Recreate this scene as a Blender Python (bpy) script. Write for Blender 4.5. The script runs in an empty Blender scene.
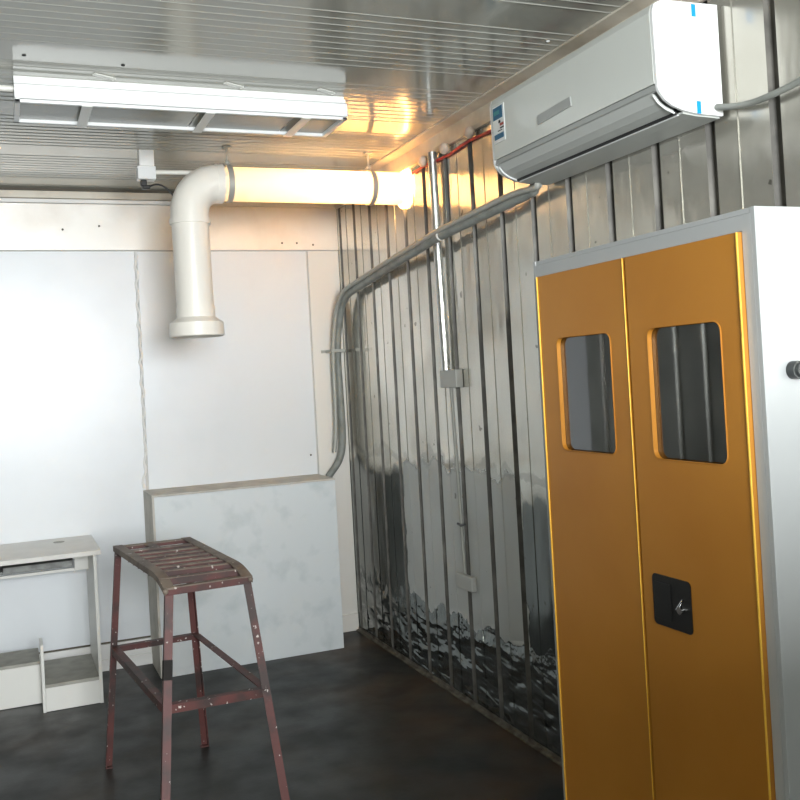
import bpy, bmesh, math, random
from mathutils import Vector, Matrix
random.seed(7)
S = bpy.context.scene
COL = S.collection
R = math.radians

# ------------------------------------------------------------------ camera
W, B, H, LX, FY = 1.90, 5.17, 2.60, -0.72, -1.70      # right wall x, back wall y, ceiling z, left wall x, front wall y
def rot(a, b, c):
    a, b, c = R(a), R(b), R(c)
    Rz = Matrix(((math.cos(a), -math.sin(a), 0), (math.sin(a), math.cos(a), 0), (0, 0, 1)))
    Rx = Matrix(((1, 0, 0), (0, math.cos(b), -math.sin(b)), (0, math.sin(b), math.cos(b))))
    Ro = Matrix(((math.cos(c), -math.sin(c), 0), (math.sin(c), math.cos(c), 0), (0, 0, 1)))
    return Ro @ (Matrix(((1, 0, 0), (0, 0, -1), (0, 1, 0))) @ Rx @ Rz)
M = rot(21.4117, -0.6962, -3.1395)                    # world -> camera (right, down, forward)
cd = bpy.data.cameras.new('camera'); cam = bpy.data.objects.new('camera', cd); COL.objects.link(cam)
rr, dd, ff = M[0], M[1], M[2]
m3 = Matrix((rr, -dd, -ff)).transposed()
cam.matrix_world = Matrix.Translation((0, 0, 1.5)) @ m3.to_4x4()
cd.sensor_width = 36; cd.lens = 917.86 / 800 * 36
cd.shift_x = (400 - 363.65) / 800; cd.shift_y = -(400 - 366.04) / 800
cd.clip_start = 0.02
S.camera = cam
# ------------------------------------------------------------------ light
S.view_settings.view_transform = 'Standard'; S.view_settings.look = 'None'
S.view_settings.gamma = 1; S.view_settings.exposure = 0.85
wd = bpy.data.worlds.new('world'); S.world = wd; wd.use_nodes = True
wd.node_tree.nodes['Background'].inputs[0].default_value = (0.85, 0.93, 1, 1)
wd.node_tree.nodes['Background'].inputs[1].default_value = 1.0
def area(name, loc, direction, sx, sy, power, color):
    l = bpy.data.lights.new(name, 'AREA'); l.shape = 'RECTANGLE'; l.size = sx; l.size_y = sy
    l.energy = power; l.color = color
    o = bpy.data.objects.new(name, l); COL.objects.link(o); o.location = loc
    o.rotation_euler = Vector(direction).to_track_quat('-Z', 'Y').to_euler()
    return o
WIN = (-0.35, 0.95, 1.30, 2.35)                       # rear window x0,x1,z0,z1 behind the camera
area('daylight_through_rear_window', ((WIN[0]+WIN[1])/2, FY-0.02, (WIN[2]+WIN[3])/2), (0, 1, 0), WIN[1]-WIN[0]-.06, WIN[3]-WIN[2]-.06, 150, (0.93, 0.97, 1))
def point(name, loc, r, power, color):
    l = bpy.data.lights.new(name, 'POINT'); l.energy = power; l.color = color; l.shadow_soft_size = r
    o = bpy.data.objects.new(name, l); COL.objects.link(o); o.location = loc; return o

# ------------------------------------------------------------------ materials
def mat(name, col, rough=0.5, metal=0.0, spec=0.5, coat=0.0, coat_r=0.1, noise=None, bump=None, rnoise=None):
    """noise=(scale, colour2, low, high); bump=(scale, strength, distance); rnoise=(scale, r2)"""
    m = bpy.data.materials.new(name); m.use_nodes = True
    nt = m.node_tree; p = nt.nodes['Principled BSDF']
    p.inputs['Base Color'].default_value = (*col, 1); p.inputs['Roughness'].default_value = rough
    p.inputs['Metallic'].default_value = metal; p.inputs['Specular IOR Level'].default_value = spec
    p.inputs['Coat Weight'].default_value = coat; p.inputs['Coat Roughness'].default_value = coat_r
    tc = nt.nodes.new('ShaderNodeTexCoord')
    def nz(scale, detail=4):
        n = nt.nodes.new('ShaderNodeTexNoise'); n.inputs['Scale'].default_value = scale; n.inputs['Detail'].default_value = detail
        nt.links.new(tc.outputs['Object'], n.inputs['Vector']); return n
    if noise:
        n = nz(noise[0]); r = nt.nodes.new('ShaderNodeMapRange')
        r.inputs[1].default_value = noise[2]; r.inputs[2].default_value = noise[3]
        mx = nt.nodes.new('ShaderNodeMix'); mx.data_type = 'RGBA'
        mx.inputs[6].default_value = (*col, 1); mx.inputs[7].default_value = (*noise[1], 1)
        nt.links.new(n.outputs[0], r.inputs[0]); nt.links.new(r.outputs[0], mx.inputs[0]); nt.links.new(mx.outputs[2], p.inputs['Base Color'])
    if rnoise:
        n = nz(rnoise[0]); r = nt.nodes.new('ShaderNodeMapRange')
        r.inputs[1].default_value = .35; r.inputs[2].default_value = .65; r.inputs[3].default_value = rough; r.inputs[4].default_value = rnoise[1]
        nt.links.new(n.outputs[0], r.inputs[0]); nt.links.new(r.outputs[0], p.inputs['Roughness'])
    if bump:
        n = nz(bump[0], 3); b = nt.nodes.new('ShaderNodeBump'); b.inputs['Strength'].default_value = bump[1]; b.inputs['Distance'].default_value = bump[2]
        nt.links.new(n.outputs[0], b.inputs['Height']); nt.links.new(b.outputs[0], p.inputs['Normal'])
    return m

MT = dict(
 ceiling=mat('ceiling_panel', (.46, .46, .41), .12, 0.22, 1.0, noise=(1.1, (.40, .40, .36), .4, .7), bump=(2.2, .25, .01)),
 floor=mat('dark_floor', (.014, .0145, .012), .33, 0, .35, noise=(2.2, (.030, .020, .010), .50, .72), rnoise=(5, .5), bump=(60, .15, .002)),
 sheet=mat('bluish_white_sheet', (.78, .81, .83), .36, 0.0, .9, noise=(3, (.74, .77, .79), .45, .75), bump=(1.6, .25, .012)),
 header=mat('cream_header_sheet', (.82, .79, .73), .34, .15, .8, noise=(4, (.72, .67, .60), .5, .75), bump=(3, .35, .012)),
 pilaster=mat('cream_strip', (.82, .79, .73), .4, 0, .5, bump=(5, .2, .005)),
 box=mat('scuffed_white_board', (.74, .78, .79), .5, 0, .4, noise=(7, (.58, .64, .65), .52, .78)),
 tan=mat('dusty_tan', (.62, .59, .53), .6, 0, .3, noise=(12, (.50, .48, .42), .45, .7)),
 trim=mat('tan_painted_trim', (.64, .59, .50), .4, .1, .5, noise=(6, (.48, .43, .35), .45, .7)),
 trimdark=mat('brown_gap', (.10, .085, .06), .6),
 skirt=mat('white_skirting', (.86, .85, .82), .4),
 angle=mat('dirty_floor_angle', (.17, .15, .12), .55, .3, noise=(20, (.07, .055, .035), .4, .65)),
 front=mat('dull_grey_front', (.26, .26, .25), .6, 0, .4),
 blocker=mat('blocker_dark_grey', (.12, .12, .12), .7, 0, .3),
 groove=mat('darkened_groove', (.085, .08, .07), .5, .3, .4, noise=(9, (.16, .15, .13), .45, .7)),
 backwall=mat('wall_board', (.6, .6, .58), .6),
 side=mat('dull_metal_wall', (.52, .52, .47), .35, .7, noise=(2, (.3, .3, .27), .4, .7)),
 white=mat('white_plastic', (.80, .81, .80), .28, 0, .5, coat=.3, coat_r=.12),
 acfront=mat('pale_grey_gloss', (.62, .64, .60), .22, 0, .5, coat=.4, coat_r=.08),
 acgrey=mat('mid_grey_plastic', (.36, .37, .355), .35),
 acunder=mat('grey_white_plastic', (.48, .495, .47), .4),
 dark=mat('black_plastic', (.012, .012, .012), .35),
 matblack=mat('matt_black', (.02, .018, .017), .8, 0, .2),
 knob=mat('dark_grey_metal', (.05, .055, .055), .35, .4),
 cbox=mat('grey_steel_box', (.50, .50, .47), .5, .3),
 slot=mat('dark_slot', (.02, .02, .02), .6),
 galv=mat('galvanised_steel', (.66, .67, .66), .28, .9, noise=(30, (.5, .51, .5), .4, .7)),
 strap=mat('grey_strap', (.40, .40, .36), .5, .2),
 tapegrey=mat('grey_wrap', (.27, .28, .255), .5, 0, .4, noise=(14, (.19, .20, .18), .45, .7), bump=(25, .5, .004)),
 brownrod=mat('white_conduit', (.8, .78, .72), .4),
 foam=mat('foam_blob', (.68, .55, .44), .7, bump=(40, .6, .006)),
 red=mat('red_cord', (.62, .03, .02), .5),
 blue=mat('blue_tape', (.0, .30, .80), .5),
 labelblue=mat('label_blue', (.02, .12, .22), .4),
 labelgreen=mat('label_green', (.05, .25, .25), .4),
 labelwhite=mat('label_white', (.70, .72, .70), .4),
 labelred=mat('label_red', (.35, .05, .03), .4),
 lampwhite=mat('white_enamel', (.85, .86, .85), .3, 0, .5),
 lampgrey=mat('grey_diffuser', (.33, .34, .30), .25, .0, .6),
 lamptape=mat('clear_tape', (.80, .80, .75), .3, 0, .7),
 desk=mat('ivory_laminate', (.80, .79, .74), .35, 0, .5),
 desktop=mat('ivory_desktop', (.76, .74, .69), .4, 0, .5, noise=(8, (.70, .68, .63), .4, .7)),
 dust=mat('dusty_shelf', (.40, .39, .34), .6, 0, .4, noise=(14, (.32, .31, .27), .4, .65)),
 tray=mat('grey_tray', (.30, .31, .29), .5, noise=(20, (.2, .2, .19), .4, .6)),
 carcass=mat('light_grey_enamel', (.36, .372, .372), .32, 0, .6, coat=.4, coat_r=.25),
 inside=mat('grey_interior', (.42, .44, .42), .4, 0.2, noise=(3, (.15, .16, .15), .4, .7)),
 chrome=mat('chrome', (.6, .6, .6), .15, 1),
 winf=mat('window_frame', (.7, .7, .7), .4),
)
def stool_mat(name, red, grime, lo, hi):
    m = mat(name, red, .55, .0, .4, noise=(9, grime, lo, hi), bump=(60, .4, .002))
    nt = m.node_tree; p = nt.nodes['Principled BSDF']
    src = p.inputs['Base Color'].links[0].from_socket
    n = nt.nodes.new('ShaderNodeTexNoise'); n.inputs['Scale'].default_value = 55; n.inputs['Detail'].default_value = 5
    tc = nt.nodes.new('ShaderNodeTexCoord'); nt.links.new(tc.outputs['Object'], n.inputs['Vector'])
    r = nt.nodes.new('ShaderNodeMapRange'); r.inputs[1].default_value = .66; r.inputs[2].default_value = .70
    mx = nt.nodes.new('ShaderNodeMix'); mx.data_type = 'RGBA'; mx.inputs[7].default_value = (.55, .50, .46, 1)
    nt.links.new(n.outputs[0], r.inputs[0]); nt.links.new(r.outputs[0], mx.inputs[0]); nt.links.new(src, mx.inputs[6]); nt.links.new(mx.outputs[2], p.inputs['Base Color'])
    return m
MT['stool'] = stool_mat('worn_red_oxide_paint', (.098, .032, .028), (.045, .027, .024), .45, .62)
MT['stooltop'] = stool_mat('grimy_red_brown_paint', (.20, .16, .125), (.12, .085, .068), .45, .6)
# orange enamel with faint orange peel
MT['orange'] = mat('orange_enamel', (.49, .205, .026), .38, .2, .5, coat=.15, coat_r=.3, noise=(2.5, (.43, .17, .018), .4, .7), bump=(160, .12, .001))
MT['yellow'] = mat('lit_edge_yellow', (.85, .50, .06), .4, .2, bump=(120, .8, .003))  # brighter than the doors: light on their edges put into the colour
# tinted pane
g = bpy.data.materials.new('tinted_pane'); g.use_nodes = True; nt = g.node_tree; nt.nodes.clear()
o_ = nt.nodes.new('ShaderNodeOutputMaterial'); t_ = nt.nodes.new('ShaderNodeBsdfTransparent'); t_.inputs[0].default_value = (.62, .68, .65, 1)
gl = nt.nodes.new('ShaderNodeBsdfGlossy'); gl.inputs['Roughness'].default_value = .03; mx = nt.nodes.new('ShaderNodeMixShader')
fr = nt.nodes.new('ShaderNodeFresnel'); fr.inputs[0].default_value = 2.9
nt.links.new(fr.outputs[0], mx.inputs[0]); nt.links.new(t_.outputs[0], mx.inputs[1]); nt.links.new(gl.outputs[0], mx.inputs[2]); nt.links.new(mx.outputs[0], o_.inputs[0])
MT['glass'] = g
# translucent PVC
m = mat('translucent_pvc', (.82, .78, .70), .3, 0, .5); nt = m.node_tree; p = nt.nodes['Principled BSDF']
tr = nt.nodes.new('ShaderNodeBsdfTranslucent'); tr.inputs[0].default_value = (.95, .84, .66, 1)
mx = nt.nodes.new('ShaderNodeMixShader'); mx.inputs[0].default_value = .22
out = nt.nodes['Material Output']
nt.links.new(p.outputs[0], mx.inputs[1]); nt.links.new(tr.outputs[0], mx.inputs[2]); nt.links.new(mx.outputs[0], out.inputs[0])
MT['pvc'] = m
MT['pvcfit'] = mat('cream_pvc_fitting', (.88, .84, .76), .3, 0, .5)
# sunlit daylight seen through the pipe hole
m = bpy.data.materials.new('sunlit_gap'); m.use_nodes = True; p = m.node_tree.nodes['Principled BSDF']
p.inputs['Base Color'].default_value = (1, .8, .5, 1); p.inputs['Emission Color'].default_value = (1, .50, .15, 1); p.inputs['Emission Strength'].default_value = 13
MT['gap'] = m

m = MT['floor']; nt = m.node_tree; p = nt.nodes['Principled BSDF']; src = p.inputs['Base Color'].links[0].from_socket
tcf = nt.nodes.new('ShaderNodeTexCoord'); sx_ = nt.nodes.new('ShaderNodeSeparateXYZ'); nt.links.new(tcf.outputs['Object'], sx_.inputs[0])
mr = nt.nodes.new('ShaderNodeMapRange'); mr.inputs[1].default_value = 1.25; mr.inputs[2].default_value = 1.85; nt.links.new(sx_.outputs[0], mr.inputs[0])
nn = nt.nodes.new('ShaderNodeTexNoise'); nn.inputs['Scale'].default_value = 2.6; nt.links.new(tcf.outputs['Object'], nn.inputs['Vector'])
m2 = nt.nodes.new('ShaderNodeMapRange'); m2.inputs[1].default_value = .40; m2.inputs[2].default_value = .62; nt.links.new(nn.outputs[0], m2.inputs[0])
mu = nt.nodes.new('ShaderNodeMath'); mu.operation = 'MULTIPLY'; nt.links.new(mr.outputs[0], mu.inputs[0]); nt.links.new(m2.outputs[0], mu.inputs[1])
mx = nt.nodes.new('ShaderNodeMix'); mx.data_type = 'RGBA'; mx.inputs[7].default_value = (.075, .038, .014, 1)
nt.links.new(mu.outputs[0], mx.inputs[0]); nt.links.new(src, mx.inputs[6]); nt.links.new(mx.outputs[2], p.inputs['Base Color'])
# ---- right wall: bare sheet metal + dull film + torn foil near the floor
m = bpy.data.materials.new('patched_sheet_metal'); m.use_nodes = True; nt = m.node_tree; p = nt.nodes['Principled BSDF']
def N(t, **k):
    n = nt.nodes.new(t)
    for a, v in k.items(): setattr(n, a, v)
    return n
def L(a, b): nt.links.new(a, b)
def math_(op, a, b=None, clamp=False):
    n = N('ShaderNodeMath', operation=op, use_clamp=clamp)
    for i, v in enumerate((a, b)):
        if v is None: continue
        if isinstance(v, (int, float)): n.inputs[i].default_value = v
        else: L(v, n.inputs[i])
    return n.outputs[0]
def step(v, e, w=.012): return math_('DIVIDE', math_('SUBTRACT', v, e), w, True)
tc = N('ShaderNodeTexCoord'); sp = N('ShaderNodeSeparateXYZ'); L(tc.outputs['Object'], sp.inputs[0])
y, z = sp.outputs[1], sp.outputs[2]
def noise(scale, detail=3, vec=None, rough=.5):
    n = N('ShaderNodeTexNoise'); n.inputs['Scale'].default_value = scale; n.inputs['Detail'].default_value = detail; n.inputs['Roughness'].default_value = rough
    L(vec if vec else tc.outputs['Object'], n.inputs['Vector']); return n.outputs[0]
n1 = noise(6, 4); n2 = noise(2.4, 3)
edge = math_('MULTIPLY', math_('SUBTRACT', n1, .5), .30)
# film band: .36 < z < 1.06, 3.20 < y < 4.34
ze = math_('ADD', z, edge); ye = math_('ADD', y, math_('MULTIPLY', math_('SUBTRACT', n1, .5), .10))
film = math_('MULTIPLY', math_('MULTIPLY', step(ze, .37), math_('SUBTRACT', 1, step(ze, 1.06))),
             math_('MULTIPLY', step(ye, 3.20), math_('SUBTRACT', 1, step(ye, 4.36))))
# bare patches below 1.0, the floor's dark reflection put into their colour: y>4.38..4.95 and y<3.18
low = math_('SUBTRACT', 1, step(ze, .98, .03))
patch = math_('MULTIPLY', low, math_('SUBTRACT', 1, film, True))
cr = N('ShaderNodeMix', data_type='RGBA'); cr.inputs[6].default_value = (.66, .64, .58, 1); cr.inputs[7].default_value = (.52, .50, .44, 1)
L(step(n2, .42, .22), cr.inputs[0])
c1 = N('ShaderNodeMix', data_type='RGBA'); L(patch, c1.inputs[0]); L(cr.outputs[2], c1.inputs[6]); c1.inputs[7].default_value = (.20, .21, .20, 1)
c2 = N('ShaderNodeMix', data_type='RGBA'); L(film, c2.inputs[0]); L(c1.outputs[2], c2.inputs[6]); c2.inputs[7].default_value = (.50, .505, .48, 1)
# water-line stain with loops at z ~1.05
wv = math_('ABSOLUTE', math_('SUBTRACT', ze, 1.075)); stain = math_('SUBTRACT', 1, step(wv, .016, .010))
c3 = N('ShaderNodeMix', data_type='RGBA'); L(math_('MULTIPLY', stain, .45), c3.inputs[0]); L(c2.outputs[2], c3.inputs[6]); c3.inputs[7].default_value = (.26, .26, .24, 1)
# speckles
spk = step(noise(22, 2), .73, .02)
c4 = N('ShaderNodeMix', data_type='RGBA'); L(math_('MULTIPLY', spk, .7), c4.inputs[0]); L(c3.outputs[2], c4.inputs[6]); c4.inputs[7].default_value = (.10, .09, .07, 1)
L(c4.outputs[2], p.inputs['Base Color'])
L(math_('SUBTRACT', math_('SUBTRACT', .78, math_('MULTIPLY', film, .50)), math_('MULTIPLY', patch, -.15)), p.inputs['Metallic'])
rg = math_('ADD', math_('MULTIPLY', step(n2, .40, .25), .16), .10)
L(math_('ADD', rg, math_('MULTIPLY', film, .22)), p.inputs['Roughness'])
# bump: slow waviness stretched down the sheet, crumpled foil near the floor
mp = N('ShaderNodeMapping'); mp.inputs['Scale'].default_value = (1, 1, .35); L(tc.outputs['Object'], mp.inputs[0])
wav = noise(9, 2, mp.outputs[0])
mp2 = N('ShaderNodeMapping'); mp2.inputs['Rotation'].default_value = (R(-28), 0, 0); mp2.inputs['Scale'].default_value = (1, .55, 1.6); L(tc.outputs['Object'], mp2.inputs[0])
vo = N('ShaderNodeTexVoronoi', feature='SMOOTH_F1'); vo.inputs['Scale'].default_value = 9
dn_ = N('ShaderNodeTexNoise'); dn_.inputs['Scale'].default_value = 7; L(mp2.outputs[0], dn_.inputs['Vector'])
va = N('ShaderNodeVectorMath', operation='MULTIPLY_ADD'); L(dn_.outputs[1], va.inputs[0]); va.inputs[1].default_value = (.25, .25, .25); L(mp2.outputs[0], va.inputs[2]); L(va.outputs[0], vo.inputs['Vector'])
foil = math_('SUBTRACT', 1, step(ze, .30, .10))
hgt = math_('ADD', math_('MULTIPLY', wav, .35), math_('MULTIPLY', math_('MULTIPLY', foil, vo.outputs['Distance']), 2.5))
hgt = math_('ADD', hgt, math_('MULTIPLY', film, .12))
bp = N('ShaderNodeBump'); bp.inputs['Strength'].default_value = .55; bp.inputs['Distance'].default_value = .02
L(hgt, bp.inputs['Height']); L(bp.outputs[0], p.inputs['Normal'])
MT['metalwall'] = m

# ------------------------------------------------------------------ mesh helpers
class MB:
    def __init__(s): s.b = bmesh.new()
    def box(s, x0, x1, y0, y1, z0, z1, bev=0.0, seg=2):
        t = bmesh.new(); r = bmesh.ops.create_cube(t, size=1)
        for v in t.verts: v.co = Vector(((x0+x1)/2+v.co.x*(x1-x0), (y0+y1)/2+v.co.y*(y1-y0), (z0+z1)/2+v.co.z*(z1-z0)))
        if bev: bmesh.ops.bevel(t, geom=t.edges[:], offset=bev, segments=seg, profile=.5, affect='EDGES')
        s.add(t); return s
    def add(s, t, mtx=None):
        me = bpy.data.meshes.new('t'); 
        if mtx: t.transform(mtx)
        t.to_mesh(me); t.free(); s.b.from_mesh(me); bpy.data.meshes.remove(me)
    def poly(s, pts, axis, a0, a1, bev=0.0):
        """prism: pts 2D in the two other axes, extruded along axis from a0 to a1"""
        t = bmesh.new()
        def co(p, a):
            if axis == 'x': return (a, p[0], p[1])
            if axis == 'y': return (p[0], a, p[1])
            return (p[0], p[1], a)
        v0 = [t.verts.new(co(p, a0)) for p in pts]; v1 = [t.verts.new(co(p, a1)) for p in pts]
        n = len(pts); t.faces.new(v0); t.faces.new(v1[::-1])
        for i in range(n): t.faces.new((v0[i], v1[i], v1[(i+1) % n], v0[(i+1) % n]))
        bmesh.ops.recalc_face_normals(t, faces=t.faces[:])
        if bev: bmesh.ops.bevel(t, geom=t.edges[:], offset=bev, segments=2, affect='EDGES')
        s.add(t); return s
    def tube(s, path, r, n=16, cap=True, flat=1.0, inner=None):
        """circular tube along path; r scalar or list; flat squashes the second axis"""
        path = [Vector(p) for p in path]; t = bmesh.new(); rings = []
        ref = None
        for i, p_ in enumerate(path):
            d = (path[min(i+1, len(path)-1)] - path[max(i-1, 0)]).normalized()
            if ref is None:
                ref = Vector((0, 0, 1)) if abs(d.z) < .9 else Vector((1, 0, 0))
            u = (ref - d*ref.dot(d)).normalized(); w = d.cross(u); ref = u
            rad = r[i] if isinstance(r, (list, tuple)) else r
            rings.append([t.verts.new(p_ + u*math.cos(2*math.pi*k/n)*rad + w*math.sin(2*math.pi*k/n)*rad*flat) for k in range(n)])
        for a, b_ in zip(rings, rings[1:]):
            for k in range(n): t.faces.new((a[k], a[(k+1) % n], b_[(k+1) % n], b_[k]))
        if cap: t.faces.new(rings[0][::-1]); t.faces.new(rings[-1])
        bmesh.ops.recalc_face_normals(t, faces=t.faces[:])
        s.add(t); return s
    def bar(s, a, b, w, h, up=(0, 0, 1), bev=.002):
        """rectangular bar from a to b"""
        a, b = Vector(a), Vector(b); d = b-a; ln = d.length; d.normalize()
        u = Vector(up); u = (u - d*u.dot(d)).normalized(); x = d.cross(u)
        t = bmesh.new(); bmesh.ops.create_cube(t, size=1)
        for v in t.verts: v.co = a + d*(v.co.x+.5)*ln + x*v.co.y*w + u*v.co.z*h
        if bev: bmesh.ops.bevel(t, geom=t.edges[:], offset=bev, segments=1, affect='EDGES')
        bmesh.ops.recalc_face_normals(t, faces=t.faces[:])
        s.add(t); return s
    def L(s, a, b, leg, th, up, side):
        """angle iron from a to b: one flange spread along `side`, one along `up`"""
        a, b = Vector(a), Vector(b); d = (b-a).normalized()
        u = Vector(up); u = (u-d*u.dot(d)).normalized(); v = Vector(side); v = (v-d*v.dot(d)).normalized()
        pts = [(0, 0), (leg, 0), (leg, th), (th, th), (th, leg), (0, leg)]
        t = bmesh.new(); r0 = [t.verts.new(a+v*p[0]+u*p[1]) for p in pts]; r1 = [t.verts.new(b+v*p[0]+u*p[1]) for p in pts]
        t.faces.new(r0); t.faces.new(r1[::-1])
        for i in range(6): t.faces.new((r0[i], r1[i], r1[(i+1) % 6], r0[(i+1) % 6]))
        bmesh.ops.recalc_face_normals(t, faces=t.faces[:]); s.add(t); return s
    def ball(s, c, r, sc=(1, 1, 1), sub=3):
        t = bmesh.new(); bmesh.ops.create_icosphere(t, subdivisions=sub, radius=r)
        for v in t.verts: v.co = Vector((v.co.x*sc[0]+c[0], v.co.y*sc[1]+c[1], v.co.z*sc[2]+c[2]))
        s.add(t); return s
    def build(s, name, m, parent=None, smooth=False, **tags):
        me = bpy.data.meshes.new(name); s.b.to_mesh(me); s.b.free()
        me.materials.append(MT[m] if isinstance(m, str) else m)
        if smooth:
            for f in me.polygons: f.use_smooth = True
            try: me.set_sharp_from_angle(angle=R(38))
            except Exception: pass
        o = bpy.data.objects.new(name, me); COL.objects.link(o)
        if parent: o.parent = parent
        for k, v in tags.items():
            if v: o[k] = v
        return o
def thing(name, label, category, group=None):
    o = bpy.data.objects.new(name, None); COL.objects.link(o); o.empty_display_size = .05
    o['label'] = label; o['category'] = category
    if group: o['group'] = group
    return o
def base(o, x, y, z):
    """move the empty to its base while its parts (built in world space) stay put"""
    o.location = (x, y, z)
    for c in o.children: c.matrix_parent_inverse = Matrix.Translation((-x, -y, -z))
def arc(c, r, a0, a1, n=8): return [(c[0]+r*math.cos(R(a0+(a1-a0)*i/n)), c[1]+r*math.sin(R(a0+(a1-a0)*i/n))) for i in range(n+1)]
def rrect(x0, x1, y0, y1, r, n=5):
    return arc((x1-r, y1-r), r, 0, 90, n)+arc((x0+r, y1-r), r, 90, 180, n)+arc((x0+r, y0+r), r, 180, 270, n)+arc((x1-r, y0+r), r, 270, 360, n)
def bez(p0, p1, p2, n=8):
    p0, p1, p2 = Vector(p0), Vector(p1), Vector(p2)
    return [p0*(1-t)**2+p1*2*t*(1-t)+p2*t*t for t in [i/n for i in range(n+1)]]
def smoothpath(pts, r=.08, n=6):
    pts = [Vector(p) for p in pts]; out = [pts[0]]
    for a, b, c in zip(pts, pts[1:], pts[2:]):
        ra = min(r, (b-a).length*.45); rc = min(r, (c-b).length*.45)
        out += bez(b+(a-b).normalized()*ra, b, b+(c-b).normalized()*rc, n)
    out.append(pts[-1]); return out
ST = dict(kind='structure')

# ------------------------------------------------------------------ room shell
MB().box(LX-.1, W+.12, FY-.1, B+.1, -.08, 0).build('floor', 'floor', **ST)
# ceiling: flat panel with groups of small ridges running left-right
pts = [(FY-.1, H+.06)]; pts.append((B+.1, H+.06)); pts.append((B+.1, H))
prof = []
yy = 5.1
starts = []
k0 = 2.56
ys = []
for c in range(-8, 6):
    for j in range(10):
        ys.append(k0 + c*.63 + j*.0485)
ys = [v for v in ys if FY < v < B-.05]
for v in sorted(ys, reverse=True):
    pts += [(v+.004, H), (v+.0015, H-.002), (v-.0015, H-.002), (v-.004, H)]
pts.append((FY-.1, H))
ceil = MB().poly(pts, 'x', LX-.1, W+.12).build('ceiling', 'ceiling', **ST)
for (x, y_) in [(1.762, 2.626), (.109, 3.13), (.424, 3.157)]:
    MB().ball((x, y_, H-.001), .007, (1, 1, .5), 2).build('screw', 'slot' if x < 1 else 'white', ceil)
# right wall: sheet with pressed grooves every 0.235 m
ribs = [4.87-.235*i for i in range(-1, 28)]
pts = [(W+.12, B+.1), (W, B+.1)]
def rnd(a): return a
for v in ribs:
    if v < FY or v > B-.02: continue
    pts += [(W, v+.019), (W+.018, v+.011), (W+.018, v-.011), (W, v-.019)]
    mv = v-.105                                             # small raised bead half way
    if mv > FY: pts += [(W, mv+.004), (W-.0025, mv+.001), (W-.0025, mv-.001), (W, mv-.004)]
pts += [(W, FY-.1), (W+.12, FY-.1)]
wr = MB().poly(pts, 'z', 0, H).build('wall_right', 'metalwall', **ST)
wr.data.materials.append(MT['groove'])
for pl_ in wr.data.polygons:                                # groove faces coloured dark in place of the dark reflections there
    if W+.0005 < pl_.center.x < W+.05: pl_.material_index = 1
# left wall
pts = [(LX-.12, FY-.1), (LX, FY-.1)]
v = FY+.1
while v < B:
    pts += [(LX, v-.026), (LX-.022, v-.013), (LX-.022, v+.013), (LX, v+.026)]; v += .235
pts += [(LX, B+.1), (LX-.12, B+.1)]
MB().poly(pts, 'z', 0, H).build('wall_left', 'side', **ST)
# front wall behind the camera with a window opening
MB().box(.62, W-.001, .15, .20, 0, 1.42, .003).build('light_blocker', 'blocker', **ST)  # unseen panel added to keep light off the lower cabinet and floor
f = MB(); x0, x1, z0, z1 = WIN
f.box(LX, x0, FY-.08, FY, 0, H).box(x1, W, FY-.08, FY, 0, H).box(x0, x1, FY-.08, FY, 0, z0).box(x0, x1, FY-.08, FY, z1, H)
f.build('wall_front', 'front', **ST)
f = MB(); f.box(x0, x1, FY-.06, FY+.01, z0, z0+.03).box(x0, x1, FY-.06, FY+.01, z1-.03, z1).box(x0, x0+.03, FY-.06, FY+.01, z0, z1).box(x1-.03, x1, FY-.06, FY+.01, z0, z1)
f.build('window_1', 'winf', **ST)
# back wall
bw = MB().box(LX, W, B, B+.1, 0, H).build('wall_back', 'backwall', **ST)
MB().box(LX, W-.001, B-.020, B-.0005, 2.268, 2.52, .002).build('header_sheet', 'header', bw)
MB().box(LX, .700, B-.006, B-.0005, .145, 2.264, .001).build('panel_sheet', 'sheet', bw)
MB().box(.716, 1.696, B-.008, B-.0005, .03, 2.262, .001).build('panel_sheet', 'sheet', bw)
MB().box(1.704, W-.002, B-.016, B-.0005, .09, 2.264, .002).build('corner_strip', 'pilaster', bw)
f = MB()                                                    # ragged bead of sealant along the sheet joint
pth = []; 
for i in range(46):
    zz = 2.262-i*(2.262-.955)/45; pth.append((.708+.006*math.sin(i*1.7)+random.uniform(-.003, .003)+(.0 if zz > 1.15 else -(1.15-zz)*.12), B-.008, zz))
f.tube(pth, [.007+random.uniform(-.001, .002) for _ in pth], 8)
f.build('sealant_seam', 'skirt', bw, True)
for (x, zz) in [(.52, 2.40), (.93, 2.42), (1.02, 2.30), (1.55, 2.31), (1.64, 2.31), (1.74, 2.30), (1.66, 1.06), (.33, 2.38)]:
    MB().ball((x, B-.02 if zz > 2.27 else B-.008, zz), .006, (1, .5, 1), 2).build('screw', 'trimdark', bw)
f = MB().box(LX, .70, B-.03, B-.001, 0, .06, .003).box(LX, .70, B-.022, B-.001, .06, .14, .003)
f.build('baseboard_back', 'skirt', **ST)
MB().box(LX, .70, B-.012, B-.007, .141, .149).build('shadow_gap_strip', 'trimdark', **ST)  # dark strip drawn as the shadow line under the panel sheet
MB().box(1.70, W-.004, B-.03, B-.001, 0, .10, .003).build('baseboard_corner', 'pilaster', **ST)
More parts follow.
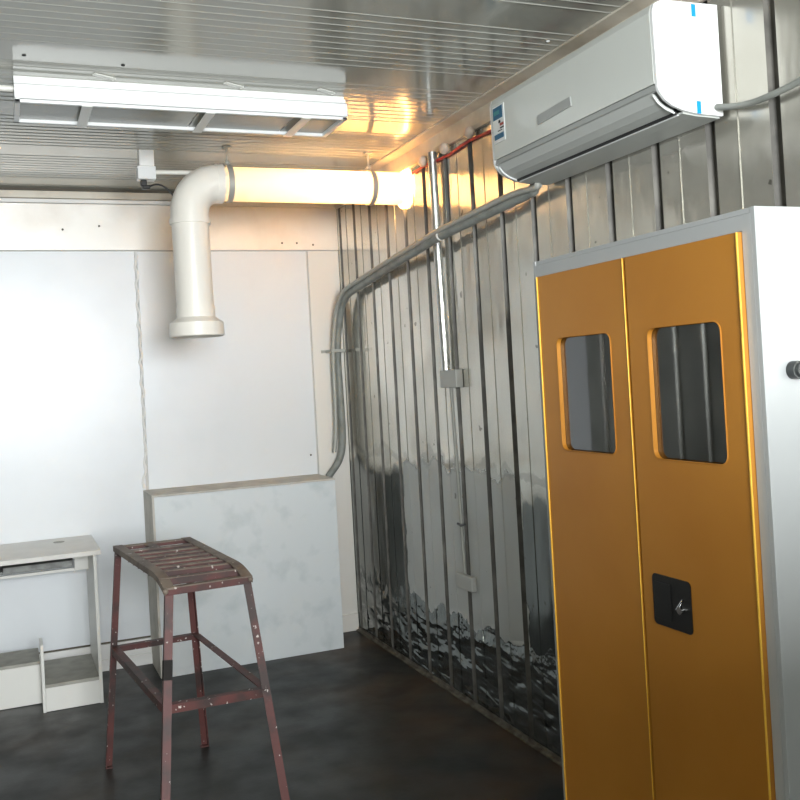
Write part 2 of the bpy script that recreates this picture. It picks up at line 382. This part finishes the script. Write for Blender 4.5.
# trims where ceiling meets walls
MB().box(LX, W, B-.035, B-.001, 2.545, 2.585, .003).build('trim_1', 'trim', **ST)
MB().box(LX, W, B-.026, B-.001, 2.522, 2.543, .002).build('trim_2', 'skirt', **ST)
MB().box(LX, W, B-.030, B-.001, 2.587, 2.60).build('trim_3', 'trimdark', **ST)
pr = [(W-.001, 2.512), (W-.014, 2.512), (W-.018, 2.532), (W-.018, 2.585), (W-.075, 2.592), (W-.075, 2.5995), (W-.001, 2.5995)]
tr4 = MB().poly(pr, 'y', FY, B-.036).build('trim_4', 'trim', **ST)
for i in range(26):
    yy = 4.9-i*.26
    MB().ball((W-.060, yy, 2.5925), .004, (1, 1, .6), 1).build('rivet', 'white', tr4)
pr = [(W-.002, 0.0), (W-.024, 0.0), (W-.024, .006), (W-.010, .009), (W-.008, .020), (W-.002, .020)]
MB().poly(pr, 'y', FY, B-.032).build('trim_5', 'angle', **ST)

# ------------------------------------------------------------------ boxed enclosure against the back wall
t = thing('boxed_enclosure', 'scuffed white boxed enclosure on the floor against the back wall', 'box')
MB().box(.683, .695, 4.85, B-.009, 0, .935, .002).build('side_panel', 'tan', t, label='grey left side panel')
MB().box(.695, 1.693, 4.85, 4.864, 0, .935, .0015).build('front_panel', 'box', t)
MB().box(.683, 1.693, 4.849, B-.009, .936, .946, .0015).build('top_ledge', 'tan', t, label='dusty tan top ledge')
MB().box(1.681, 1.693, 4.866, B-.017, 0, .935, .001).build('side_panel', 'box', t)
base(t, 1.19, 5.0, 0)

# ------------------------------------------------------------------ vent pipe
PY, PZ, PR = 4.15, 2.425, .079
t = thing('vent_pipe', 'cream plastic vent pipe under the ceiling, bending down to an open flanged mouth', 'pipe')
def shell(path, ro, ri, n=32):
    f = MB(); pt = list(path)
    if not isinstance(ro, (list, tuple)): ro = [ro]*len(pt)
    if not isinstance(ri, (list, tuple)): ri = [ri]*len(pt)
    f.tube(pt+pt[::-1]+[pt[0]], list(ro)+list(ri)[::-1]+[ro[0]], n, cap=False); return f
def tube_shell(f, a, b, ro, ri, n=40):
    """open pipe wall between two points"""
    a, b = Vector(a), Vector(b); d = (b-a).normalized(); ref = Vector((0, 0, 1)) if abs(d.z) < .9 else Vector((1, 0, 0))
    u = (ref-d*ref.dot(d)).normalized(); w = d.cross(u); t_ = bmesh.new()
    R4 = [[t_.verts.new(c+u*math.cos(2*math.pi*k/n)*r+w*math.sin(2*math.pi*k/n)*r) for k in range(n)] for c, r in ((a, ro), (b, ro), (b, ri), (a, ri))]
    for i in range(4):
        A, Bb = R4[i], R4[(i+1) % 4]
        for k in range(n): t_.faces.new((A[k], A[(k+1) % n], Bb[(k+1) % n], Bb[k]))
    bmesh.ops.recalc_face_normals(t_, faces=t_.faces[:]); f.add(t_); return f
XD = .820                                                     # x of the drop pipe axis
tube_shell(MB(), (.955, PY, PZ), (W-.004, PY, PZ), PR, PR-.004).build('horizontal_pipe', 'pvc', t, True)
el = [(XD+.0, PY, PZ-.175)]
cx_, cz_ = XD+.135, PZ-.135
for i in range(13):
    a = R(180-i*90/12); el.append((cx_+.135*math.cos(a), PY, cz_+.135*math.sin(a)))
el.append((.96, PY, PZ))
MB().tube(el, .087, 36, cap=False).build('elbow', 'pvcfit', t, True)
tube_shell(MB(), (XD, PY, PZ-.165), (XD, PY, PZ-.19), .093, .084).build('socket_ring', 'pvcfit', t, True)
tube_shell(MB(), (.945, PY, PZ), (.975, PY, PZ), .090, .079).build('socket_ring', 'pvcfit', t, True)
tube_shell(MB(), (XD, PY, PZ-.18), (XD+.004, PY, 1.835), .084, .080).build('drop_pipe', 'pvcfit', t, True)
f = MB(); tube_shell(f, (XD+.004, PY, 1.86), (XD+.005, PY, 1.80), .087, .080)
prof = [(.087, 1.812), (.122, 1.787), (.124, 1.728), (.118, 1.724), (.114, 1.728), (.114, 1.780), (.080, 1.803)]
tt = bmesh.new(); n = 40; rg = [[tt.verts.new((XD+.005+r*math.cos(2*math.pi*k/n), PY+r*math.sin(2*math.pi*k/n), z_)) for k in range(n)] for r, z_ in prof]
for i in range(len(rg)):
    A, Bb = rg[i], rg[(i+1) % len(rg)]
    for k in range(n): tt.faces.new((A[k], A[(k+1) % n], Bb[(k+1) % n], Bb[k]))
bmesh.ops.recalc_face_normals(tt, faces=tt.faces[:]); f.add(tt)
f.build('flange', 'pvcfit', t, True)
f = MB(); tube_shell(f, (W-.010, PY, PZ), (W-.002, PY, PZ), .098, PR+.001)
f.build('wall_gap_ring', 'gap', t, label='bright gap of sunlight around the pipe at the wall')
base(t, .80, PY, 1.724)
point('sunlight_entering_pipe', (1.80, PY, PZ), .05, 15, (1, .55, .22))
for lx, lp in ((1.04, 1.0), (1.16, 1.5), (1.28, 2.3), (1.40, 4), (1.52, 5), (1.64, 6)):
    point('sunlight_in_pipe', (lx, PY, PZ), .06, lp, (1, .84-.03*lp, .64-.05*lp))
for i, x in enumerate((1.005, 1.71)):
    s = thing('pipe_strap', ['grey strap hanging the vent pipe next to its elbow', 'grey strap hanging the vent pipe near its glowing wall end'][i], 'strap', 'straps holding the vent pipe')
    f = MB(); tube_shell(f, (x-.013, PY, PZ), (x+.013, PY, PZ), PR+.0065, PR+.0055 if i else PR+.0045)
    f.build('band', 'strap', s, True)
    f = MB().tube([(x, PY, PZ+PR+.003), (x, PY, H-.001)], .005, 10).ball((x, PY, PZ+PR+.02), .014, (1, 1, .8), 2).box(x-.018, x+.018, PY-.018, PY+.018, H-.008, H-.0005, .002)
    f.build('hanger_bolt', 'strap', s, True)
    base(s, x, PY, PZ)

# ------------------------------------------------------------------ junction box and white conduit behind the pipe
t = thing('junction_box', 'small white junction box on the ceiling left of the pipe elbow with black plug below', 'junction box')
MB().box(.612, .695, 4.25, 4.31, 2.462, 2.523, .004).build('cover', 'white', t)
MB().box(.622, .690, 4.255, 4.305, 2.524, H-.001, .003).build('housing', 'skirt', t)
pl = MB().box(.625, .652, 4.255, 4.29, 2.43, 2.459, .004).box(.632, .667, 4.258, 4.288, 2.418, 2.436, .004).build('plug', 'dark', t)
f = MB().tube(bez((.660, 4.27, 2.427), (.72, 4.27, 2.47), (.775, 4.27, 2.385), 10), .004, 8)
f.build('cord', 'dark', pl, True)
base(t, .637, 4.28, H)
MB().tube([(.696, 4.28, 2.50), (1.0, 4.28, 2.507), (1.83, 4.28, 2.515)], .010, 12).build('conduit', 'brownrod', None, True,
   label='thin white conduit running just behind the top of the vent pipe', category='conduit')

# ------------------------------------------------------------------ ceiling lamp
t = thing('ceiling_lamp', 'long white batten lamp hung flat under the ceiling, unlit with grey panels', 'lamp')
x0, x1 = .078, 1.285
MB().box(x0+.002, x1-.02, 3.335, 3.53, 2.56, H-.001, .002).build('mounting_plate', 'lampwhite', t)
MB().poly([(3.30, 2.512), (3.302, 2.560), (3.316, 2.568), (3.318, 2.582), (3.334, 2.586), (3.334, H-.002), (3.345, H-.002), (3.345, 2.512)], 'x', x0, x1).build('front_cover', 'lampwhite', t)
f = MB(); ya, yb = 3.308, 3.565; zb, zt = 2.500, 2.511
f.box(x0, x1, yb-.013, yb, zb, zt+.03, .001).box(x0, x1, ya, ya+.012, zb, zt, .001).box(x0, x0+.018, ya, yb, zb, zt+.02, .001).box(x1-.018, x1, ya, yb, zb, zt+.02, .001)
f.build('frame', 'lampwhite', t)
for a, b in ((x0+.02, .303), (.308, .71), (.715, 1.08), (1.085, x1-.02)):
    MB().box(a, b, ya+.013, yb-.014, 2.512, 2.516).build('panel', 'lampgrey', t)
for x in (.315, .75, 1.12):
    f = MB().box(x-.018, x+.018, ya-.004, yb+.002, 2.4955, 2.4990, .0008)
    f.build('strap', 'lamptape', t)
for x in (.37, .83, 1.19):
    MB().bar((x-.03, 3.262, H-.003), (x+.04, 3.298, H-.003), .016, .004).build('fixing', 'lamptape', t)
base(t, .68, 3.43, H)
MB().tube([(LX+.01, 3.36, 2.56), (-.3, 3.36, 2.565), (.077, 3.36, 2.56)], .011, 12).build('lamp_conduit', 'brownrod', None, True,
   label='white cable conduit entering the left end of the ceiling lamp', category='conduit')

# ------------------------------------------------------------------ air conditioner
AY0, AY1 = 1.982, 2.872
t = thing('air_conditioner', 'white split air conditioner indoor unit high on the ribbed metal wall', 'air conditioner')
body = [(1.888, 2.478), (1.70, 2.474), (1.672, 2.462), (1.664, 2.44), (1.668, 2.235), (1.674, 2.222)]
curve = [(1.674, 2.222), (1.690, 2.203), (1.715, 2.188), (1.75, 2.177), (1.80, 2.170), (1.888, 2.168)]
full = body+curve[1:]
MB().poly(full, 'y', AY0, AY0+.012, .0015).build('end_cap', 'white', t)
MB().poly(full, 'y', AY1-.012, AY1, .0015).build('end_cap', 'white', t)
inner = [(1.888, 2.474), (1.70, 2.470), (1.68, 2.455), (1.676, 2.25), (1.70, 2.215), (1.76, 2.192), (1.888, 2.178)]
MB().poly(inner, 'y', AY0+.012, AY1-.012).build('chassis', 'acunder', t)
fp = [(1.70, 2.4735), (1.6705, 2.461), (1.663, 2.44), (1.666, 2.247), (1.672, 2.247), (1.674, 2.44), (1.70, 2.466)]
MB().poly(fp, 'y', AY0+.0125, AY1-.0125).build('front_panel', 'acfront', t)
MB().poly([(1.670, 2.2455), (1.669, 2.230), (1.676, 2.2265), (1.684, 2.2455)], 'y', AY0+.0125, AY1-.0125).build('recess_band', 'acgrey', t)
lv = [(1.6715, 2.2265), (1.690, 2.2025), (1.712, 2.1885), (1.742, 2.1785), (1.742, 2.184), (1.712, 2.196), (1.695, 2.2085), (1.683, 2.2235)]
MB().poly(lv, 'y', AY0+.03, AY1-.03).build('louver', 'acunder', t)
MB().box(1.744, 1.752, AY0+.03, AY1-.03, 2.172, 2.190).build('outlet_slot', 'slot', t)
f = MB().tube([(1.674, AY1-.028, 2.2195), (1.690, AY1-.028, 2.2005), (1.712, AY1-.028, 2.1865), (1.742, AY1-.028, 2.1760)], .0028, 6)
f.tube([(1.674, AY0+.028, 2.2195), (1.690, AY0+.028, 2.2005), (1.712, AY0+.028, 2.1865), (1.742, AY0+.028, 2.1760)], .0028, 6)
f.tube([(1.756, AY0+.03, 2.1715), (1.756, AY1-.03, 2.1715)], .0025, 6)
f.build('louver_edge', 'white', t)
MB().poly([(1.758, 2.171), (1.80, 2.1665), (1.885, 2.164), (1.885, 2.178), (1.758, 2.178)], 'y', AY0+.013, AY1-.013).build('bottom_cover', 'acunder', t)
# display window, skewed like the moulded panel
d = bmesh.new(); q = [(2.560, 2.292), (2.560, 2.322), (2.375, 2.329), (2.372, 2.299)]
v0 = [d.verts.new((1.6605, a, b)) for a, b in q]; v1 = [d.verts.new((1.6645, a, b)) for a, b in q]
d.faces.new(v0); d.faces.new(v1[::-1])
for i in range(4): d.faces.new((v0[i], v1[i], v1[(i+1) % 4], v0[(i+1) % 4]))
bmesh.ops.recalc_face_normals(d, faces=d.faces[:]); f = MB(); f.add(d); f.build('display_window', 'acgrey', t)
lb = MB().box(1.6612, 1.6634, 2.770, 2.850, 2.300, 2.430, .0004).build('energy_label', 'labelwhite', t, label='white sticker with two blue blocks and small print')
MB().box(1.6603, 1.6611, 2.780, 2.843, 2.382, 2.425).build('blue_block', 'labelblue', lb)
MB().box(1.6598, 1.6603, 2.800, 2.837, 2.398, 2.412).build('green_mark', 'labelgreen', lb)
MB().box(1.6603, 1.6611, 2.777, 2.841, 2.312, 2.330).build('blue_block', 'labelblue', lb)
f = MB().box(1.6603, 1.6611, 2.795, 2.808, 2.366, 2.376).box(1.6603, 1.6611, 2.775, 2.800, 2.345, 2.350).box(1.6603, 1.6611, 2.785, 2.815, 2.338, 2.341)
f.build('print', 'slot', lb)
MB().box(1.6603, 1.6611, 2.775, 2.800, 2.355, 2.364).build('print', 'labelred', lb)
for z0 in (2.437, 2.170):
    MB().box(1.796, 1.810, AY0-.0008, AY0, z0, z0+.034).build('tape', 'blue', t, label='strip of blue tape')
f = MB(); 
f.box(1.835, 1.862, AY0-.0015, AY0, 2.326, 2.4525, .0006)
f.build('end_grip', 'white', t)
f = MB().box(1.845, 1.872, AY0-.0009, AY0, 2.178, 2.229, .0002); f.build('knockout_panel', 'white', t)
MB().box(1.846, 1.868, AY0-.0012, AY0-.0002, 2.229, 2.2305).build('knockout_slit', 'acgrey', t)
base(t, 1.888, 2.41, 2.17)
# thick grey power cable
cp = smoothpath([(1.862, AY0-.004, 2.190), (1.866, 1.93, 2.176), (1.870, 1.86, 2.166), (1.872, 1.78, 2.168), (1.872, 1.70, 2.175), (1.872, 1.5, 2.215), (1.872, 1.2, 2.27), (1.872, .5, 2.3)], .06)
MB().tube(cp, .009, 12).build('power_cable', 'tapegrey', None, True, label='thick grey cable running from the air conditioner along the wall towards the right', category='cable')
# duct bundle
pb = smoothpath([(1.84, 2.84, 2.158), (1.845, 2.90, 2.152), (1.850, 3.00, 2.146), (1.815, 3.60, 2.105), (1.815, 3.90, 2.075), (1.855, 4.45, 2.035), (1.855, 5.02, 1.97), (1.835, 5.10, 1.70), (1.845, 5.10, 1.17), (1.83, 5.11, 1.03), (1.745, 5.118, .925)], .16, 8)
f = MB().tube(pb, [min(.021, .006+.004*i) for i in range(len(pb))], 16)
t = thing('duct_bundle', 'grey wrapped refrigerant pipe bundle curving from the air conditioner down the back corner', 'pipe')
f.build('wrapped_pipes', 'tapegrey', t, True)
pb2_ = [p_+Vector((-.012, -.004, .036)) if i < 34 else p_+Vector((-.034, -.01, 0)) for i, p_ in enumerate(pb[:-2])]
f = MB().tube(smoothpath([(1.82, 2.830, 2.165), (1.82, 2.835, 2.148), (1.822, 3.0, 2.163), (1.798, 3.60, 2.124), (1.798, 3.90, 2.094), (1.845, 4.45, 2.066), (1.825, 5.00, 1.99), (1.803, 5.085, 1.70), (1.803, 5.09, 1.22), (1.783, 5.09, 1.07)], .16, 8), .012, 10)
f.build('drain_hose', 'strap', t, True)
f = MB().tube([(1.815, 3.62, 2.103), (1.815, 3.61, 2.104)], .023, 14)
f.build('tie', 'skirt', t)
f = MB().box(1.755, 1.790, B-.022, B-.0165, 1.655, 1.672).box(1.86, 1.896, B-.022, B-.0165, 1.655, 1.672).box(1.785, 1.862, 5.042, 5.047, 1.655, 1.672).box(1.781, 1.786, 5.042, B-.0165, 1.655, 1.672).box(1.861, 1.866, 5.042, B-.0165, 1.655, 1.672)
f.build('saddle_clip', 'strap', t)
base(t, 1.80, 5.09, .96)
# vertical metal conduit
t = thing('metal_conduit', 'shiny vertical metal conduit on the ribbed wall with two square boxes', 'conduit')
MB().tube([(1.870, 3.770, 2.510), (1.870, 3.765, 2.08), (1.874, 3.755, 1.51)], .0200, 16).build('upper_tube', 'galv', t, True)
MB().tube([(1.884, 3.735, 1.435), (1.884, 3.715, 1.0), (1.884, 3.700, .595)], .0080, 12).build('lower_tube', 'strap', t, True)
MB().box(1.862, 1.898, 3.640, 3.800, 1.432, 1.512, .003).build('box', 'cbox', t)
MB().box(1.872, 1.898, 3.620, 3.770, .525, .590, .003).build('box', 'cbox', t)
MB().tube([(1.880, 3.735, .815), (1.872, 3.69, .813), (1.866, 3.64, .825)], .006, 8).build('wire_tie', 'dark', t)
base(t, 1.88, 3.75, .53)
# red cord and foam blobs along the wall top
rp = []
for i in range(21):
    yy = 4.03-i*.10; rp.append((1.890+.003*math.sin(i*2.1), yy, 2.475+.006*math.sin(i*1.3)))
MB().tube(rp, .0065, 8).build('red_cord', 'red', None, True, label='red cord strung along the top of the ribbed wall behind the air conditioner', category='cord')
for i, (yy, zz, txt) in enumerate(((3.873, 2.502, 'blob of pale foam on the wall top left of the vertical metal conduit'), (3.649, 2.506, 'blob of pale foam just right of the vertical metal conduit'), (3.409, 2.513, 'blob of pale foam nearest the air conditioner'))):
    MB().ball((1.872, yy, zz-.008), .026, (.8, 1.05, 1.0), 3).build('foam_blob', 'foam', None, True, label=txt, category='foam', group='foam blobs sealing the wall top')

# ------------------------------------------------------------------ desk
t = thing('computer_desk', 'ivory laminate computer desk against the back wall with raised bottom shelves', 'desk')
DX0, DX1 = -.66, .376
MB().box(DX0-.02, .398, 4.63, 5.158, .712, .735, .002).build('top', 'desktop', t)
MB().tube([(.225, 5.02, .7345), (.225, 5.02, .7365)], .028, 20).build('cable_hole_cap', 'dust', t)
MB().box(DX1-.016, DX1, 4.632, 5.09, 0, .711, .0015).build('side_panel', 'desk', t)
MB().box(DX0, DX0+.016, 4.632, 5.09, 0, .711, .0015).build('side_panel', 'desk', t)
MB().box(.292, DX1-.0165, 4.95, 4.966, .592, .711, .001).build('apron', 'desk', t)
MB().box(DX0+.0165, .291, 4.95, 4.966, .592, .606, .001).build('apron_rail', 'desk', t)
MB().box(DX0+.0165, .291, 5.07, 5.075, .610, .711).build('slot_back', 'slot', t, label='dark slot under the top')
dr = MB().box(-.05, .286, 4.985, 5.06, .609, .640, .002).build('drawer', 'tray', t)
MB().box(DX0+.0165, -.052, 4.985, 5.06, .607, .622, .002).build('drawer', 'tray', t)
MB().box(.100, .114, 4.632, 4.778, 0, .318, .0015).build('partition', 'desk', t)
MB().box(.1145, DX1-.0165, 4.634, 4.650, .002, .112, .001).build('plinth', 'desk', t)
MB().box(.1145, DX1-.0165, 4.634, 5.06, .1125, .128, .001).build('shelf', 'dust', t, label='dusty grey lower shelf')
MB().box(DX0+.0165, .0995, 4.780, 4.796, .002, .190, .001).build('footboard', 'desk', t)
MB().box(DX0+.0165, .0995, 4.782, 5.04, .1905, .205, .001).build('shelf', 'dust', t, label='dusty grey raised shelf')
base(t, -.14, 4.86, 0)

# ------------------------------------------------------------------ metal stool
t = thing('metal_stool', 'tall worn red-brown metal stool with a slatted top and splayed legs', 'stool')
FL, FR = Vector((.372, 3.786, .885)), Vector((.680, 3.790, .885))
NL, NR = Vector((.462, 3.106, .832)), Vector((.762, 3.095, .840))
feet = dict(FL=(.304, 3.844, 0), FR=(.724, 3.87, 0), NL=(.370, 2.87, 0), NR=(.812, 2.88, 0))
sz = .48
def lerp(a, b, s_): return Vector(a)*(1-s_)+Vector(b)*s_
legs = dict(FL=FL, FR=FR, NL=NL, NR=NR)
tops = {}
for k, v in legs.items():
    sx = 1 if k[1] == 'L' else -1; sy = -1 if k[0] == 'F' else 1
    a = v+Vector((sx*.006, sy*.008, -.004)); tops[k] = a
    f = MB().L(a, Vector(feet[k]), .027, .004, (0, sy, 0), (sx, 0, 0))
    f.box(feet[k][0]+min(0, sx*.034), feet[k][0]+max(0, sx*.027), feet[k][1]+min(0, sy*.027), feet[k][1]+max(0, sy*.027), 0, .004)
    f.build('leg', 'stool', t)
def legpt(k, z_):
    a, b = tops[k], Vector(feet[k]); s_ = (a.z-z_)/(a.z-b.z); return lerp(a, b, s_)
sp_ = {k: legpt(k, sz) for k in legs}
sp_['FL'].z = sp_['FR'].z = .485
f_ = lambda a, b, up, side: MB().L(a, b, .028, .004, up, side).build('stretcher', 'stool', t)
f_(sp_['FL'], sp_['FR'], (0, 0, -1), (0, -1, 0)); f_(sp_['NL'], sp_['NR'], (0, 0, -1), (0, 1, 0))
f_(sp_['FL'], sp_['NL'], (0, 0, -1), (1, 0, 0)); f_(sp_['FR'], sp_['NR'], (0, 0, -1), (-1, 0, 0))
# top: two bent side rails (flat flange up), cross slats between
ML, MR = Vector((.452, 3.205, .868)), Vector((.752, 3.190, .868))
RW = .036
def rail(Fp, Mp, Np, sd):
    """angle-iron side rail, flat on top with its other leg turned down on the outside"""
    path = [Fp]+bez(lerp(Fp, Mp, .9), Mp, lerp(Mp, Np, .55), 5)+[Np]
    pts = [(0, 0), (sd*RW, 0), (sd*RW, -.004), (sd*.004, -.004), (sd*.004, -.022), (0, -.022)]
    b = bmesh.new(); rings = [[b.verts.new(p_+Vector((q_[0], 0, q_[1]))) for q_ in pts] for p_ in path]
    b.faces.new(rings[0]); b.faces.new(rings[-1][::-1])
    for A, B_ in zip(rings, rings[1:]):
        for i in range(6): b.faces.new((A[i], A[(i+1) % 6], B_[(i+1) % 6], B_[i]))
    bmesh.ops.recalc_face_normals(b, faces=b.faces[:])
    f = MB(); f.add(b); f.build('side_rail', 'stooltop', t)
rail(FL, ML, NL, 1); rail(FR, MR, NR, -1)
def rp_(F_, M_, N_, s_, b_=.87):
    return lerp(F_, M_, s_/b_) if s_ < b_ else lerp(M_, N_, (s_-b_)/(1-b_))
def cross(s_, w=.021, name='slat', m_='stooltop', dn=.024, mdn='stool'):
    a = rp_(FL, ML, NL, s_)+Vector((.005, 0, -.0045)); b = rp_(FR, MR, NR, s_)+Vector((-.005, 0, -.0045))
    o = MB().bar(a, b, w, .004, bev=.0008).build(name, m_, t)
    MB().bar(a+Vector((0, -w/2+.002, -dn/2-.002)), b+Vector((0, -w/2+.002, -dn/2-.002)), .004, dn, bev=.0008).build('slat_web', mdn, o)
    return a, b
cross(0.018, .030, 'end_rail', dn=.012)
q1 = cross(.185, .028, dn=.014)
for s_ in (.30, .40, .50, .60, .70, .80, .905): cross(s_, dn=.022)
cross(.982, .024, 'end_rail', 'stooltop', dn=.022)
c0 = lerp(FL, FR, .44)+Vector((0, -.02, -.0047)); c1 = lerp(q1[0], q1[1], .44)+Vector((0, .014, 0))
MB().bar(c0, c1, .034, .004, bev=.0008).build('divider', 'stooltop', t)
MB().ball((NL.x+.004, NL.y-.004, NL.z-.008), .010, (1, 1, 1), 2).build('weld', 'stooltop', t)
MB().ball((NR.x-.008, NR.y-.002, NR.z-.010), .009, (1, 1, 1), 2).build('weld', 'stooltop', t)
k = legpt('NL', .615); k2 = legpt('NL', .555)
MB().L(k+Vector((-.0012, -.0012, 0)), k2+Vector((-.0012, -.0012, 0)), .0290, .004, (0, 1, 0), (1, 0, 0)).build('tape_wrap', 'matblack', t, label='black tape wrapped round a leg')
base(t, .56, 3.4, 0)

# ------------------------------------------------------------------ safety cabinet
t = thing('storage_cabinet', 'tall light grey metal cabinet with orange double doors and dark windows', 'cabinet')
CX0, CX1, CY0, CY1, CZ = 1.45, 1.895, 1.454, 2.302, 1.808
f = MB()
f.box(CX0, CX1, CY0, CY0+.012, .0, CZ, .0012)            # side to the camera
f.build('side_panel', 'carcass', t)
MB().box(CX0, CX1, CY1-.012, CY1, 0, CZ, .0012).build('side_panel', 'carcass', t)
MB().box(CX0+.001, CX1, CY0+.0125, CY1-.0125, CZ-.012, CZ-.0005, .001).build('top_panel', 'carcass', t)
MB().box(CX1-.012, CX1-.001, CY0+.0125, CY1-.0125, .04, CZ-.0125).build('back_panel', 'inside', t)
MB().box(CX0+.03, CX1-.013, CY0+.0125, CY1-.0125, .04, .052).build('bottom_panel', 'inside', t)
f = MB()
DY0, DY1, DZ0, DZ1 = 1.493, 2.272, .05, 1.760
f.box(CX0, CX0+.02, CY0+.0122, DY0-.002, 0, CZ-.0125).box(CX0, CX0+.02, DY1+.002, CY1-.0122, 0, CZ-.0125)
f.box(CX0, CX0+.02, DY0-.002, DY1+.002, DZ1+.002, CZ-.0125).box(CX0, CX0+.02, DY0-.002, DY1+.002, 0, DZ0-.002)
f.build('front_frame', 'carcass', t)
for s_ in (.45, 1.0):
    MB().box(CX0+.06, CX1-.013, CY0+.0125, CY1-.0125, s_, s_+.012).build('shelf', 'inside', t)
def door(y0, y1, wy0, wy1, wz0, wz1):
    xo, xi = CX0-.010, CX0+.002
    b = bmesh.new()
    outer = [(y0, DZ0), (y1, DZ0), (y1, DZ1), (y0, DZ1)]; hole = rrect(wy0, wy1, wz0, wz1, .022)
    ed = []
    for lp in (outer, hole):
        vs = [b.verts.new((xo, p_[0], p_[1])) for p_ in lp]
        ed += [b.edges.new((vs[i], vs[(i+1) % len(vs)])) for i in range(len(vs))]
    bmesh.ops.triangle_fill(b, use_beauty=True, edges=ed)
    r = bmesh.ops.extrude_face_region(b, geom=b.faces[:])
    for v_ in r['geom']:
        if isinstance(v_, bmesh.types.BMVert): v_.co.x = xi
    bmesh.ops.recalc_face_normals(b, faces=b.faces[:])
    f = MB(); f.add(b); d_ = f.build('door', 'orange', t)
    w = rrect(wy0-.006, wy1+.006, wz0-.006, wz1+.006, .026)
    MB().poly(w, 'x', xi+.0005, xi+.004).build('window_pane', 'glass', d_)
    # thin bead pressed round the cut-out
    hp = [(xo-.0003, a, c) for a, c in rrect(wy0, wy1, wz0, wz1, .022)]; hp.append(hp[0]); hp.append(hp[1])
    MB().tube(hp, .0018, 6, cap=False).build('window_bead', 'orange', d_, True)
    return d_
dl = door(1.877, DY1, 1.945, 2.188, 1.267, 1.580)
dr_ = door(DY0, 1.869, 1.558, 1.800, 1.267, 1.580)
for d_, yy in ((dl, DY1-.004), (dl, 1.877), (dr_, DY0)):
    MB().box(CX0-(.0125 if yy == 1.877 else .0135), CX0-.0095, yy, yy+(.0022 if yy == 1.877 else .004), DZ0, DZ1, .0008).build('lit_edge', 'yellow', d_)  # bright strips stand in for door edges catching the light
# flush lock on the right door
hy0, hy1, hz0, hz1 = 1.698, 1.832, .868, .990
lk = MB().poly(rrect(hy0, hy1, hz0, hz1, .012), 'x', CX0-.013, CX0-.0103, .0008).build('lock', 'dark', dr_)
f = MB().box(CX0-.0165, CX0-.0133, 1.765, 1.822, .885, .972, .001).build('lock_handle', 'dark', dr_)
MB().tube([(CX0-.0130, 1.730, .920), (CX0-.022, 1.730, .920)], .009, 14).tube([(CX0-.016, 1.722, .945), (CX0-.016, 1.745, .918)], .003, 8).build('key_cylinder', 'chrome', dr_, True)
f = MB().tube([(1.527, CY0-.001, 1.466), (1.527, CY0-.020, 1.466)], .019, 24)
f.tube([(1.527, CY0-.020, 1.466), (1.527, CY0-.026, 1.466)], [.015, .012], 24)
f.build('knob', 'knob', t, True, label='round dark knob on the side')
base(t, 1.67, 1.88, 0)
